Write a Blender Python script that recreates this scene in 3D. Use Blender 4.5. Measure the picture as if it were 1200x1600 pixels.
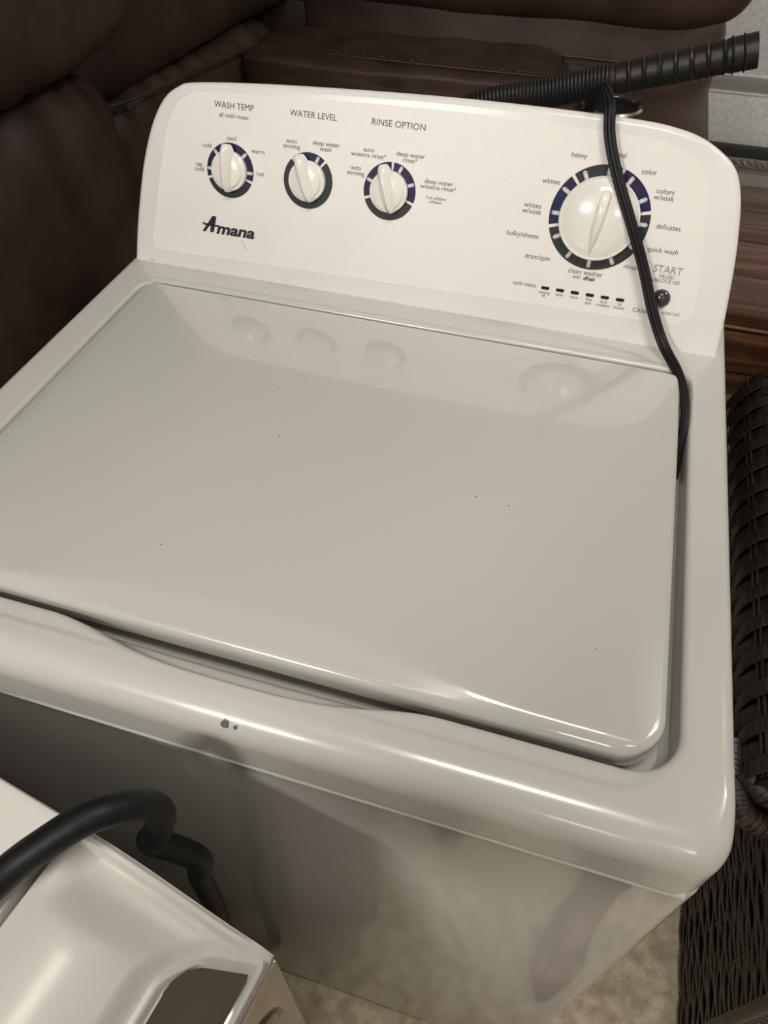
import bpy, bmesh, math, random
from mathutils import Vector, Matrix, Euler, noise
from math import sin, cos, pi, radians, sqrt, exp, atan2, hypot

for _o in list(bpy.data.objects): bpy.data.objects.remove(_o)
S = bpy.context.scene
COL = S.collection
random.seed(7)

# ---------------------------------------------------------------- camera
cd = bpy.data.cameras.new('camera'); cam = bpy.data.objects.new('camera', cd); COL.objects.link(cam)
cam.location = (0.53227, -0.18141, 1.37411)
cam.rotation_euler = (0.7339, -0.0063, 0.2897)
cd.sensor_fit = 'VERTICAL'; cd.sensor_height = 36; cd.lens = 1144.44/1600*36
cd.clip_start = 0.01; cd.clip_end = 60
S.camera = cam

# ---------------------------------------------------------------- world and lights
W0 = bpy.data.worlds.new('world'); S.world = W0; W0.use_nodes = True
W0.node_tree.nodes['Background'].inputs[0].default_value = (1.0, 0.93, 0.86, 1)
W0.node_tree.nodes['Background'].inputs[1].default_value = 0.25
S.view_settings.view_transform = 'Standard'; S.view_settings.look = 'None'
S.view_settings.gamma = 1; S.view_settings.use_curve_mapping = False
S.view_settings.exposure = 0.0

def area(name, loc, target, sx, sy, power, color):
    l = bpy.data.lights.new(name, 'AREA'); l.shape = 'RECTANGLE'; l.size = sx; l.size_y = sy
    l.energy = power; l.color = color
    o = bpy.data.objects.new(name, l); COL.objects.link(o); o.location = loc
    o.rotation_euler = (Vector(target)-Vector(loc)).to_track_quat('-Z', 'Y').to_euler()
    return o
area('room_light', (1.75, -2.3, 2.38), (0.5, 0.3, 0.9), 0.5, 0.3, 5, (1.0, 0.975, 0.94))
area('room_light', (-0.35, -2.2, 2.40), (0.2, 0.3, 0.9), 0.5, 0.3, 35.5, (1.0, 0.945, 0.88))
area('room_light', (0.62, -0.28, 2.46), (0.62, -0.26, 0.0), 0.5, 0.3, 8, (1.0, 0.95, 0.89))  # added overhead fill that lifts the deck and the carpet in the gap
area('room_light', (1.70, 0.90, 2.44), (1.3, 3.1, 0.9), 0.5, 0.3, 18, (1.0, 0.99, 0.98))  # added unseen light, aimed at the garage door to brighten it
area('floor_lamp_light', (0.95, -2.85, 1.85), (0.6, 0.3, 0.9), 0.45, 0.2, 4, (1.0, 0.98, 0.96))

# ---------------------------------------------------------------- helpers
def newobj(name, me, parent=None, mat=None, kind=None):
    o = bpy.data.objects.new(name, me); COL.objects.link(o)
    if parent is not None: o.parent = parent
    if mat is not None and me is not None and len(me.materials) == 0: me.materials.append(mat)
    if kind: o['kind'] = kind
    return o
def thing(name, label, cat, loc=(0, 0, 0), rz=0, group=None):
    o = bpy.data.objects.new(name, None); COL.objects.link(o)
    o.location = loc; o.rotation_euler = (0, 0, rz); o.empty_display_size = 0.05
    o['label'] = label; o['category'] = cat
    if group: o['group'] = group
    return o
def tag(o, label, cat, group=None):
    o['label'] = label; o['category'] = cat
    if group: o['group'] = group
    return o
class MB:
    """collects shapes for ONE mesh"""
    def __init__(s): s.v = []; s.f = []
    def add(s, v, f):
        n = len(s.v); s.v += [tuple(p) for p in v]; s.f += [tuple(i+n for i in q) for q in f]; return s
    def box(s, c, h, rot=None, bev=0.0):
        bm = bmesh.new(); bmesh.ops.create_cube(bm, size=1)
        for v in bm.verts: v.co = Vector((v.co.x*2*h[0], v.co.y*2*h[1], v.co.z*2*h[2]))
        if bev > 0: bmesh.ops.bevel(bm, geom=list(bm.edges), offset=bev, segments=2, affect='EDGES', profile=0.5)
        M = (Euler(rot).to_matrix() if rot else Matrix.Identity(3)); c = Vector(c)
        bm.verts.index_update()
        s.add([M@v.co+c for v in bm.verts], [[v.index for v in f.verts] for f in bm.faces]); bm.free(); return s
    def rings(s, rings, closed=True, cap0=True, cap1=True):
        n = len(rings[0]); v = [p for r in rings for p in r]; f = []
        for i in range(len(rings)-1):
            for j in range(n if closed else n-1):
                k = (j+1) % n
                f.append((i*n+j, i*n+k, (i+1)*n+k, (i+1)*n+j))
        if cap0: f.append(tuple(range(n))[::-1])
        if cap1: f.append(tuple((len(rings)-1)*n+j for j in range(n)))
        return s.add(v, f)
    def tube(s, pts, r, n=10, ry=None, cap=True, up=(0, 0, 1)):
        pts = [Vector(p) for p in pts]; m = len(pts); rings = []
        nrm = None
        for i, p in enumerate(pts):
            t = (pts[min(i+1, m-1)]-pts[max(i-1, 0)]).normalized()
            if nrm is None:
                u = Vector(up)
                if abs(t.dot(u)) > .95: u = Vector((1, 0, 0))
                nrm = (u-t*u.dot(t)).normalized()
            else: nrm = (nrm-t*nrm.dot(t)).normalized()
            b = t.cross(nrm); ri = r(i/(m-1)) if callable(r) else r
            rb = ri if ry is None else ri*ry
            rings.append([p+nrm*(ri*cos(a))+b*(rb*sin(a)) for a in [2*pi*k/n for k in range(n)]])
        return s.rings(rings, True, cap, cap)
    def lathe(s, prof, n=48, M=None):
        rings = [[Vector((r*cos(2*pi*k/n), r*sin(2*pi*k/n), z)) for k in range(n)] for r, z in prof]
        if M is not None: rings = [[M@p for p in q] for q in rings]
        return s.rings(rings, True, True, True)
    def mesh(s, name, smooth=True, fix=True):
        me = bpy.data.meshes.new(name); me.from_pydata([tuple(p) for p in s.v], [], s.f)
        if fix:
            bm = bmesh.new(); bm.from_mesh(me); bmesh.ops.recalc_face_normals(bm, faces=bm.faces); bm.to_mesh(me); bm.free()
        if smooth:
            me.polygons.foreach_set('use_smooth', [True]*len(me.polygons))
            me.set_sharp_from_angle(angle=radians(38))
        me.update(); return me
    def build(s, name, mat, parent=None, smooth=True, kind=None, world=True):
        if parent is not None and world:
            P = chain_matrix(parent).inverted(); s.v = [tuple(P@Vector(p)) for p in s.v]
        return newobj(name, s.mesh(name, smooth), parent, mat, kind)
def chain_matrix(o):
    M = Matrix.LocRotScale(o.location, o.rotation_euler, o.scale)
    return chain_matrix(o.parent)@M if o.parent else M
def spline(P, n=12):
    P = [Vector(p) for p in P]; Q = [2*P[0]-P[1]]+P+[2*P[-1]-P[-2]]; out = []
    for i in range(1, len(Q)-2):
        for k in range(n):
            t = k/n; a, b, c, d = Q[i-1:i+3]
            out.append(0.5*((2*b)+(c-a)*t+(2*a-5*b+4*c-d)*t*t+(3*b-a-3*c+d)*t**3))
    out.append(P[-1]); return out
def sm(a, b, x):
    t = max(0, min(1, (x-a)/(b-a))); return t*t*(3-2*t)
def rrect(x0, x1, y0, y1, r, ns=40, nc=10):
    """closed loop; r=(front-left, front-right, back-right, back-left); same vertex count for every call"""
    out = []
    C = [((x0+r[0], y0+r[0]), r[0], pi), ((x1-r[1], y0+r[1]), r[1], 1.5*pi), ((x1-r[2], y1-r[2]), r[2], 0), ((x0+r[3], y1-r[3]), r[3], .5*pi)]
    for i, (c, rr, a0) in enumerate(C):
        arc = [(c[0]+rr*cos(a0+.5*pi*k/nc), c[1]+rr*sin(a0+.5*pi*k/nc)) for k in range(nc+1)]
        out += arc
        c2, r2, a2 = C[(i+1) % 4]
        e = (c2[0]+r2*cos(a2), c2[1]+r2*sin(a2)); s0 = arc[-1]
        out += [(s0[0]+(e[0]-s0[0])*k/ns, s0[1]+(e[1]-s0[1])*k/ns) for k in range(1, ns)]
    return out

# ---------------------------------------------------------------- materials
def principled(name, col, rough=.5, metal=0, spec=.5, coat=0, coat_rough=.05, ior=1.5):
    m = bpy.data.materials.new(name); m.use_nodes = True; b = m.node_tree.nodes['Principled BSDF']
    b.inputs['Base Color'].default_value = (*col, 1); b.inputs['Roughness'].default_value = rough
    b.inputs['Metallic'].default_value = metal; b.inputs['Specular IOR Level'].default_value = spec
    b.inputs['Coat Weight'].default_value = coat; b.inputs['Coat Roughness'].default_value = coat_rough
    b.inputs['IOR'].default_value = ior
    return m
def nodes(m): return m.node_tree.nodes, m.node_tree.links, m.node_tree.nodes['Principled BSDF']
def add_noise(m, scale=20, detail=3, c0=None, c1=None, bump=0, bscale=None, dist=.002, stretch=None, rough=None, lo=.35, hi=.65, bdetail=3):
    N, L, b = nodes(m); tc = N.new('ShaderNodeTexCoord'); mp = N.new('ShaderNodeMapping')
    if stretch: mp.inputs['Scale'].default_value = stretch
    L.new(tc.outputs['Object'], mp.inputs['Vector'])
    nz = N.new('ShaderNodeTexNoise'); nz.inputs['Scale'].default_value = scale; nz.inputs['Detail'].default_value = detail
    L.new(mp.outputs[0], nz.inputs['Vector'])
    if c0 is not None:
        cr = N.new('ShaderNodeValToRGB'); cr.color_ramp.elements[0].color = (*c0, 1); cr.color_ramp.elements[1].color = (*c1, 1)
        cr.color_ramp.elements[0].position = lo; cr.color_ramp.elements[1].position = hi
        L.new(nz.outputs['Fac'], cr.inputs['Fac']); L.new(cr.outputs[0], b.inputs['Base Color'])
    if rough:
        mr = N.new('ShaderNodeMapRange'); mr.inputs['To Min'].default_value = rough[0]; mr.inputs['To Max'].default_value = rough[1]
        L.new(nz.outputs['Fac'], mr.inputs['Value']); L.new(mr.outputs[0], b.inputs['Roughness'])
    if bump:
        n2 = N.new('ShaderNodeTexNoise'); n2.inputs['Scale'].default_value = bscale or scale*4; n2.inputs['Detail'].default_value = bdetail
        L.new(mp.outputs[0], n2.inputs['Vector'])
        bp = N.new('ShaderNodeBump'); bp.inputs['Strength'].default_value = bump; bp.inputs['Distance'].default_value = dist
        L.new(n2.outputs['Fac'], bp.inputs['Height']); L.new(bp.outputs[0], b.inputs['Normal'])
    return m
M = {}
M['enamel'] = add_noise(principled('enamel', (.59, .59, .565), .26, coat=.45, coat_rough=.10), bump=.5, bscale=9, dist=.003, bdetail=2)
M['enamel_lid'] = add_noise(principled('enamel_lid', (.56, .565, .535), .22, coat=1, coat_rough=.025), bump=.10, bscale=7, dist=.0015, bdetail=1)
M['enamel_front'] = add_noise(principled('enamel_front', (.55, .54, .515), .05, spec=.5, ior=2.1), bump=.04, bscale=4, dist=.0012, bdetail=1)
M['console'] = add_noise(principled('console_plastic', (.80, .80, .78), .26), bump=.15, bscale=900, dist=.0002)
M['panel'] = add_noise(principled('panel_overlay', (.87, .86, .84), .36), bump=.45, bscale=1400, dist=.0003, bdetail=2)
M['knob'] = principled('knob_plastic', (.88, .87, .83), .16, coat=.5)
M['print_dark'] = principled('print_dark', (.07, .075, .085), .45)
M['print_grey'] = principled('print_grey', (.30, .31, .34), .45)
M['logo'] = principled('logo_ink', (.012, .014, .035), .35)
M['ring_blue'] = principled('ring_blue', (.006, .007, .055), .45, spec=.3)
M['ring_grey'] = principled('ring_grey', (.022, .028, .030), .45, spec=.3)
M['led'] = principled('indicator_dark', (.012, .016, .012), .25)
M['button'] = principled('button_dark', (.035, .035, .038), .22, coat=.3)
M['rubber'] = add_noise(principled('black_rubber', (.006, .006, .007), .5, spec=.3), bump=.15, bscale=300, dist=.0004)
M['hose'] = add_noise(principled('hose_plastic', (.009, .008, .008), .42, spec=.4), bump=.2, bscale=200, dist=.0004)
M['chip'] = principled('bare_metal', (.10, .10, .10), .5)
M['leather'] = add_noise(principled('leather', (.035, .024, .020), .50, spec=.32), scale=9, c0=(.036, .022, .016), c1=(.062, .038, .028), bump=.35, bscale=420, dist=.0008)
M['stitch'] = principled('thread', (.085, .055, .040), .8)
M['gap'] = principled('dark_lining', (.008, .007, .006), .8)
M['chrome'] = principled('chrome', (.62, .61, .60), .16, metal=1)
M['cup'] = principled('cup_plastic', (.008, .008, .009), .25)
M['door'] = add_noise(principled('door_foil', (.6, .61, .62), .42, metal=.12), scale=60, c0=(.74, .75, .77), c1=(.90, .91, .93), bump=.6, bscale=110, dist=.0022, bdetail=4)
M['rail'] = principled('door_rail', (.50, .50, .50), .35, metal=.6)
M['darkmetal'] = principled('dark_metal', (.05, .05, .05), .5, metal=.3)
M['wall'] = add_noise(principled('painted_wall', (.66, .63, .58), .8), bump=.2, bscale=120, dist=.001)
M['ceil'] = principled('ceiling_paint', (.70, .68, .64), .85)
M['wicker'] = add_noise(principled('wicker', (.03, .02, .016), .36, spec=.5), scale=160, c0=(.016, .010, .009), c1=(.050, .035, .028), stretch=(1, .12, 1), bump=.3, bscale=500, dist=.0006)
M['wicker_dark'] = principled('wicker_core', (.008, .006, .005), .7)
M['carpet'] = add_noise(principled('carpet_pile', (.5, .43, .32), .95, spec=.1), scale=45, c0=(.54, .46, .33), c1=(.80, .71, .54), bump=.8, bscale=260, dist=.0025)
M['glass_dark'] = add_noise(principled('smoked_glass', (.030, .024, .018), .08, spec=.8, coat=1), scale=8, stretch=(1, .3, 1), c0=(.035, .028, .02), c1=(.075, .055, .038))
M['gloss_white'] = add_noise(principled('gloss_white', (.60, .59, .56), .42, coat=.3, coat_rough=.24), bump=.15, bscale=14, dist=.001, bdetail=1)
M['white_top'] = principled('white_worktop', (.80, .79, .76), .35)
M['silver'] = principled('silver_trim', (.50, .46, .42), .12, metal=.85)
M['lamp'] = principled('lamp_diffuser', (.9, .88, .82), .5)
M['lamp'].node_tree.nodes['Principled BSDF'].inputs['Emission Color'].default_value = (1, .9, .78, 1)
M['lamp'].node_tree.nodes['Principled BSDF'].inputs['Emission Strength'].default_value = 6
M['skin'] = add_noise(principled('skin', (.40, .23, .17), .5), scale=30, c0=(.36, .20, .15), c1=(.46, .28, .21))
M['trousers'] = add_noise(principled('trousers', (.06, .055, .055), .85), bump=.3, bscale=200, dist=.001)
M['shirt'] = add_noise(principled('shirt', (.20, .19, .20), .85), bump=.3, bscale=200, dist=.001)
M['hair'] = principled('hair', (.03, .02, .015), .5)
M['sandal'] = principled('sandal', (.05, .035, .03), .5)
M['gem'] = principled('rhinestone', (.85, .85, .85), .05, metal=.8)
M['polish'] = principled('nail_polish', (.45, .03, .03), .2)
M['eye'] = principled('eye', (.8, .8, .8), .2)
def wood(name, seedv, a, b_):
    m = principled(name, a, .42); N, L, b = nodes(m); tc = N.new('ShaderNodeTexCoord'); mp = N.new('ShaderNodeMapping')
    mp.inputs['Scale'].default_value = (1.3, 16, 16); mp.inputs['Location'].default_value = (seedv, seedv*2, 0)
    L.new(tc.outputs['Object'], mp.inputs['Vector'])
    nz = N.new('ShaderNodeTexNoise'); nz.inputs['Scale'].default_value = 1.6; nz.inputs['Detail'].default_value = 6; nz.inputs['Distortion'].default_value = 1.2
    L.new(mp.outputs[0], nz.inputs['Vector']); cr = N.new('ShaderNodeValToRGB')
    e = cr.color_ramp.elements; e[0].position = .33; e[0].color = (*a, 1); e[1].position = .68; e[1].color = (*b_, 1)
    k = e.new(.5); k.color = (a[0]*1.9, a[1]*1.7, a[2]*1.6, 1)
    L.new(nz.outputs['Fac'], cr.inputs['Fac']); L.new(cr.outputs[0], b.inputs['Base Color'])
    bp = N.new('ShaderNodeBump'); bp.inputs['Strength'].default_value = .4; bp.inputs['Distance'].default_value = .002
    L.new(nz.outputs['Fac'], bp.inputs['Height']); L.new(bp.outputs[0], b.inputs['Normal']); return m
M['wood'] = [wood('walnut_%d' % i, i*3.7, (.050, .022, .011), (.24, .105, .045)) for i in range(3)]

# ---------------------------------------------------------------- room shell
X0, X1, Y0, Y1, ZC = -2.3, 2.9, -3.2, 3.1, 2.55
def slab(name, c, h, m): return MB().box(c, h).build(name, m, kind='structure', smooth=False)
# carpet with modelled pile relief
mb = MB(); nx, ny = 230, 270; xa, xb, ya, yb = X0, X1, Y0, Y1
gx = [xa+(xb-xa)*i/60 for i in range(61)]; gy = [ya+(yb-ya)*i/70 for i in range(71)]
gx = sorted(set([g for g in gx if not .1 < g < 1.2]+[.1+.006*i for i in range(184)]))
gy = sorted(set([g for g in gy if not -.5 < g < .35]+[-.5+.006*i for i in range(142)]))
vs = []
for y in gy:
    for x in gx:
        fine = .1 <= x <= 1.2 and -.5 <= y <= .35
        z = (.0045*noise.noise((x*45, y*45, 0))+.0025*noise.noise((x*120, y*120, 3)))*(.35+.65*sm(-.02, .08, y)) if fine else 0
        vs.append((x, y, z-.004))
nx = len(gx); fs = [(j*nx+i, j*nx+i+1, (j+1)*nx+i+1, (j+1)*nx+i) for j in range(len(gy)-1) for i in range(nx-1)]
mb.add(vs, fs).build('floor', M['carpet'], kind='structure')
slab('ceiling', ((X0+X1)/2, (Y0+Y1)/2, ZC+.05), ((X1-X0)/2+.1, (Y1-Y0)/2+.1, .05), M['ceil'])
slab('wall_left', (X0-.05, (Y0+Y1)/2, ZC/2), (.05, (Y1-Y0)/2+.1, ZC/2), M['wall'])
slab('wall_right', (X1+.05, (Y0+Y1)/2, ZC/2), (.05, (Y1-Y0)/2+.1, ZC/2), M['wall'])
slab('wall_front', ((X0+X1)/2, Y0-.05, ZC/2), ((X1-X0)/2, .05, ZC/2), M['wall'])
slab('wall_back', ((X0+X1)/2, Y1+.16, ZC/2), ((X1-X0)/2, .05, ZC/2), M['wall'])
# sectional garage door: embossed foil panels with double joint rails
gd = bpy.data.objects.new('door_1', None); COL.objects.link(gd); gd.location = ((X0+X1)/2, Y1, 0); gd['kind'] = 'structure'
zs = [.115, .42, .93, 1.44, 1.95, 2.44]
for i in range(5):
    a, b = zs[i], zs[i+1]
    MB().box(((X0+X1)/2, Y1+.03, (a+b)/2), ((X1-X0)/2, .03, (b-a)/2-.012), bev=.006).build('panel', M['door'], gd)
    if i:
        jr = MB().box(((X0+X1)/2, Y1+.012, a), ((X1-X0)/2, .014, .030), bev=.002).build('joint_rail', M['rail'], gd)
        for dz in (-.029, .029): MB().box(((X0+X1)/2, Y1-.001, a+dz), ((X1-X0)/2, .006, .0035), bev=.002).build('lip', M['door'], jr)
MB().box(((X0+X1)/2, Y1-.01, .095), ((X1-X0)/2, .03, .028), bev=.006).build('bottom_rail', M['rail'], gd)
MB().box(((X0+X1)/2, Y1+.02, .19), ((X1-X0)/2, .038, .022), bev=.004).build('weather_seal', M['darkmetal'], gd)
# ceiling lights behind the photographer; last two unseen, added to brighten machines and door
for i, (lx, ly) in enumerate([(1.75, -2.3), (-.35, -2.2), (.62, -.28), (1.70, .90)]):
    t = thing('ceiling_light', ['square ceiling light on the right side behind the photographer', 'square ceiling light on the left side behind the photographer', 'unseen square light added above the two machines to brighten deck and carpet', 'unseen square light added to brighten the garage door'][i], 'light', (lx, ly, ZC), 0, 'ceiling lights')
    MB().box((lx, ly, ZC-.02), (.30, .20, .02), bev=.008).build('frame', M['rail'], t)
    MB().box((lx, ly, ZC-.045), (.26, .16, .01), bev=.006).build('diffuser', M['lamp'], t)
# braided cable lying along the foot of the door
mb = MB(); base = [(.2, 3.03, .175), (1.0, 3.03, .17), (1.5, 3.03, .165), (2.4, 3.03, .17)]
P = spline(base, 60)
for ph in (0, pi):
    mb.tube([p+Vector((0, .007*cos(k*1.1+ph), .007*sin(k*1.1+ph))) for k, p in enumerate(P)], .008, 6)
tag(mb.build('twisted_cable', principled('cable_metal', (.32, .27, .22), .4, metal=.5)), 'twisted metal cable running along the foot of the grey garage door', 'cable')

# ---------------------------------------------------------------- washing machine
WW, DD, ZT = .699, .5266, .915
wm = thing('washing_machine', 'large white top-loading washing machine with closed lid and dial console', 'washing machine', (WW/2, .34, 0))
# cabinet
lo = lambda i, z: [(x, y, z) for x, y in rrect(i, WW-i, i, .686-i, (.012,)*4, 20, 6)]
MB().rings([lo(.006, .02), lo(.004, .026), lo(.004, .030), lo(.004, .30), lo(.004, .60), lo(.004, .847), lo(.004, .852), lo(.0045, .8565), lo(.006, .8595)]).build('cabinet', M['enamel_front'], wm)
for x, y in [(.06, .06), (.64, .06), (.06, .62), (.64, .62)]:
    MB().lathe([(.022, 0), (.022, .012), (.012, .014), (.012, .03)], 20, Matrix.Translation((x, y, 0))).build('foot', M['rubber'], wm)
# bright bead along the head of the front panel
MB().tube([(.012, .0030, .8570), (.6835, .0030, .8570)], .0034, 8).build('front_bead', M['enamel'], wm)
# top deck: loops from the outer skirt to the rolled edge of the lid opening
NS, NC = 90, 10
def deckz(x, y):
    z = ZT
    g = exp(-(abs(x-.357)/.124)**3.2)                  # finger scoop in front of the lid
    if y < .2:
        u = y-(.0535-.0225*g); z -= (.0135*sm(-.001, .0090, u)+.28*max(0, u))*sm(0, .25, g)
    if y < .2 or x > .6:                               # pressed step that follows the opening
        d = min(y, 10)
        r = .04; cx, cy = .656-r, .034+r
        dd = (hypot(x-cx, y-cy)-r) if (x > cx and y < cy) else (max(x-.656, -(y-.034)))
        fade = 1-sm(.055, .085, y) if x > .6 else 1
        z += .0014*sm(-.003, .003, dd)*fade*(1-.6*g)
    return z
def outer(d):   # plan offset from the outer skirt
    r = max(.004, .028-d); return rrect(d, WW-d, d, .686-d, (r, r, r, r), NS, NC)
def inner(d):   # outward offset from the opening
    return rrect(.043-d, .6625+d, .050-d, .486+d, (.032+d, .034+d, .016+d, .016+d), NS, NC)
rings = [[(x, y, .8615) for x, y in outer(.0015)], [(x, y, .8625) for x, y in outer(0)], [(x, y, .885) for x, y in outer(0)], [(x, y, .889) for x, y in outer(0)]]
O = outer(0)
def front_w(x, y): return 1-sm(.0, .05, y)
K = 9
inn = inner(.010)
for k in range(K+1):
    a = .5*pi*k/K; ring = []
    for (x, y) in O:
        cxm = min(max(x, .028), WW-.028); cym = min(max(y, .028), .686-.028)
        rf = .010+.014*front_w(x, y)*(1 if y < .3 else 0)
        dx = (1 if x < .02 else -1 if x > WW-.02 else 0); dy = (1 if y < .02 else -1 if y > .666 else 0)
        # inward normal of the rounded rectangle
        nxv, nyv = cxm-x, cym-y; L_ = hypot(nxv, nyv) or 1
        nxv, nyv = nxv/L_, nyv/L_
        off = rf*(1-cos(a)); px_, py_ = x+nxv*off, y+nyv*off
        zz = ZT-rf+rf*sin(a)+(deckz(px_, py_)-ZT)*sin(a)
        ring.append((px_, py_, zz))
    rings.append(ring)
last = rings[-1]
for k in range(1, 15):
    t = k/15; ring = []
    for (p, q) in zip(last, inn):
        x = p[0]+(q[0]-p[0])*t; y = p[1]+(q[1]-p[1])*t
        ring.append((x, y, deckz(x, y)-(0)))
    rings.append(ring)
for d in (.010, .0075, .005): rings.append([(x, y, deckz(x, y)) for x, y in inner(d)])
for k in range(1, 6):
    a = .5*pi*k/5; rings.append([(x, y, deckz(x, y)-.005*(1-cos(a))) for x, y in inner(.005*(1-sin(a)))])
rings.append([(x, y, .886) for x, y in inner(0)])
rings.append([(x, y, .880) for x, y in inner(-.006)])
rings.append([(x, y, .880) for x, y in inner(-.03)])
MB().rings(rings, True, False, True).build('top_deck', M['enamel'], wm)
# ridge behind the lid
MB().tube(spline([(.060, .4855, ZT), (.080, .4875, ZT+.001), (.35, .4875, ZT+.001), (.625, .4875, ZT+.001), (.643, .4865, ZT-.0005)], 10), .0050, 10).build('rear_ridge', M['enamel'], wm)
# lid
LX0, LX1, LY0, LY1, LZ = .0526, .6517, .0554, .4745, .9245
def lid_loop(d): return rrect(LX0+d, LX1-d, LY0+d, LY1-d, tuple(max(.003, r-d) for r in (.030, .032, .010, .010)), NS, NC)
def lidz(x, y):
    w = .010+.024*exp(-((x-.36)/.15)**4)
    z = LZ-.0045*(1-sm(0, w, y-LY0))
    z -= .0012*(1-sm(0, .02, LX1-x))+.0012*(1-sm(0, .02, x-LX0))
    v = (2*y-LY0-LY1)/(LY1-LY0); u = (2*x-LX0-LX1)/(LX1-LX0)      # crowned sheet
    z += .0070*max(0, 1-v*v)*max(0, 1-abs(u)**4)
    return z
rings = [[(x, y, .899) for x, y in lid_loop(.003)], [(x, y, .899) for x, y in lid_loop(.0015)], [(x, y, .901) for x, y in lid_loop(0)]]
for k in range(0, 9):
    a = .5*pi*k/8; R = .006
    rings.append([(x, y, lidz(x, y)-R+R*sin(a)) for x, y in lid_loop(R*(1-cos(a)))])
for d in (.008, .010, .013, .016, .02, .024, .028, .032, .036, .041, .047, .06, .08, .11, .14, .17, .19): rings.append([(x, y, lidz(x, y)) for x, y in lid_loop(d)])
MB().rings(rings, True, True, True).build('lid', M['enamel_lid'], wm)
# hinge blocks at the rear corners of the opening
for x in (.048, .6575): MB().box((x, .470, .900), (.003, .010, .008), bev=.002).build('hinge', M['print_grey'], wm)

# console --------------------------------------------------------------
TH = radians(20)
def pp(x, s, off=0):   # point on the tilted console face, off = distance proud of it
    return Vector((x, DD+s*sin(TH)-off*cos(TH), ZT+s*cos(TH)+off*sin(TH)))
outl = [(.0060, .0000), (.0104, .0407), (.0174, .0838), (.0232, .1115), (.0313, .1386), (.0404, .1598), (.0530, .1784), (.0689, .1896), (.0881, .1950), (.1621, .2007),
        (.2679, .2054), (.3680, .2082), (.4632, .2088), (.5545, .2072), (.5907, .2039), (.6156, .1980), (.6358, .1883), (.6509, .1769), (.6601, .1625), (.6677, .1408), (.6764, .1006), (.6826, .0579), (.6863, .0259), (.6889, .0000)]
OL = [(p.x, p.y) for p in spline([(x, s, 0) for x, s in outl], 5)]
def shrink(d):
    n = len(OL); out = []
    for i, (x, s) in enumerate(OL):
        a = OL[max(i-1, 0)]; b = OL[min(i+1, n-1)]; tx, ts = b[0]-a[0], b[1]-a[1]; l = hypot(tx, ts)
        out.append((x+ts/l*d, max(0.0, s-tx/l*d)))
    return out
rings = []
for k in range(7):
    a = .5*pi*k/6; R = .007
    rings.append([pp(x, s, -R*(1-sin(a))+0*R) for x, s in shrink(R*(1-cos(a)))])
rings = rings[::-1]      # first = face
side = [pp(x, s, -.007) for x, s in shrink(0)]
back = [Vector((.347+(x-.347)*.97, .664, ZT+s*cos(TH)*.84)) for x, s in OL]
mid = [a.lerp(b, .5)+Vector((0, 0, .002*sin(pi*i/len(side)))) for i, (a, b) in enumerate(zip(side, back))]
rings += [side, mid, back]
MB().rings(rings, True, True, True).build('console', M['console'], wm)
# overlay panel, slightly proud, with rounded lower corners
ov = spline([(.0330, .030, 0), (.0365, .0195, 0), (.048, .0165, 0), (.20, .0190, 0), (.35, .0212, 0), (.50, .0235, 0), (.628, .0258, 0), (.6425, .0295, 0), (.6515, .0420, 0), (.6500, .064, 0), (.6428, .1000, 0), (.6345, .1420, 0), (.6275, .1640, 0), (.6050, .1830, 0), (.560, .1930, 0), (.35, .1960, 0), (.12, .1880, 0), (.0850, .1830, 0), (.0680, .1700, 0), (.0550, .142, 0), (.0440, .090, 0)], 6)
MB().rings([[pp(p.x, p.y, -.001) for p in ov], [pp(p.x, p.y, .0003) for p in ov]]).build('control_panel', M['panel'], wm, smooth=False)

def flat_poly(name, polys, mat, off=.0008, th=.0003, parent=None):
    mb = MB()
    for P_ in polys: mb.rings([[pp(x, s, off-th-.0002) for x, s in P_], [pp(x, s, off) for x, s in P_]])
    return mb.build(name, mat, parent or wm, smooth=False)
def sector(c, r0, r1, a0, a1, n=28):
    A = [radians(a0+(a1-a0)*k/n) for k in range(n+1)]
    return [(c[0]+r1*sin(a), c[1]+r1*cos(a)) for a in A]+[(c[0]+r0*sin(a), c[1]+r0*cos(a)) for a in A[::-1]]
def sector_mesh(name, c, r0, r1, a0, a1, mat):
    mb = MB(); n = 36; A = [radians(a0+(a1-a0)*k/n) for k in range(n+1)]
    mb.rings([[pp(c[0]+r*sin(a), c[1]+r*cos(a), o) for r, o in ((r0, .0004), (r1, .0004), (r1, .0008), (r0, .0008))] for a in A])
    return mb.build(name, mat, wm, smooth=False)
def tick(c, rad, a, w, l, mat, off):
    a = radians(a); u = (sin(a), cos(a)); v = (cos(a), -sin(a))
    P_ = []
    for k in range(7):
        t = pi*k/6; P_.append((l/2+w/2*sin(t), -w/2*cos(t)))
    P_ += [(-l/2, w/2), (-l/2, -w/2)]
    return [(c[0]+(rad+p)*u[0]+q*v[0], c[1]+(rad+p)*u[1]+q*v[1]) for p, q in P_]
def ticks(c, rad, angs, w, l):
    for a in angs:
        flat_poly('tick_mark', [tick(c, rad, a, w*1.5, l*1.12, None, 0)], M['console'], .0010)
        flat_poly('tick_mark', [tick(c, rad, a, w*1.15, l*1.0, None, 0)], M['print_grey'], .0012)
        flat_poly('tick_mark', [tick(c, rad, a, w*.72, l*.86, None, 0)], M['console'], .0014)
C1, C2, C3, CB = (.1333, .1133), (.2255, .1140), (.3180, .1148), (.5380, .1168)
def ring(c, r0, r1, segs):
    for a0, a1, m in segs: sector_mesh('dial_ring', c, r0, r1, a0, a1, M[m])
ring(C1, .0200, .0280, [(-107, 107, 'ring_blue'), (113, 247, 'ring_grey')])
ring(C2, .0200, .0282, [(-39, 39, 'ring_blue'), (45, 315, 'ring_grey')])
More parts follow.
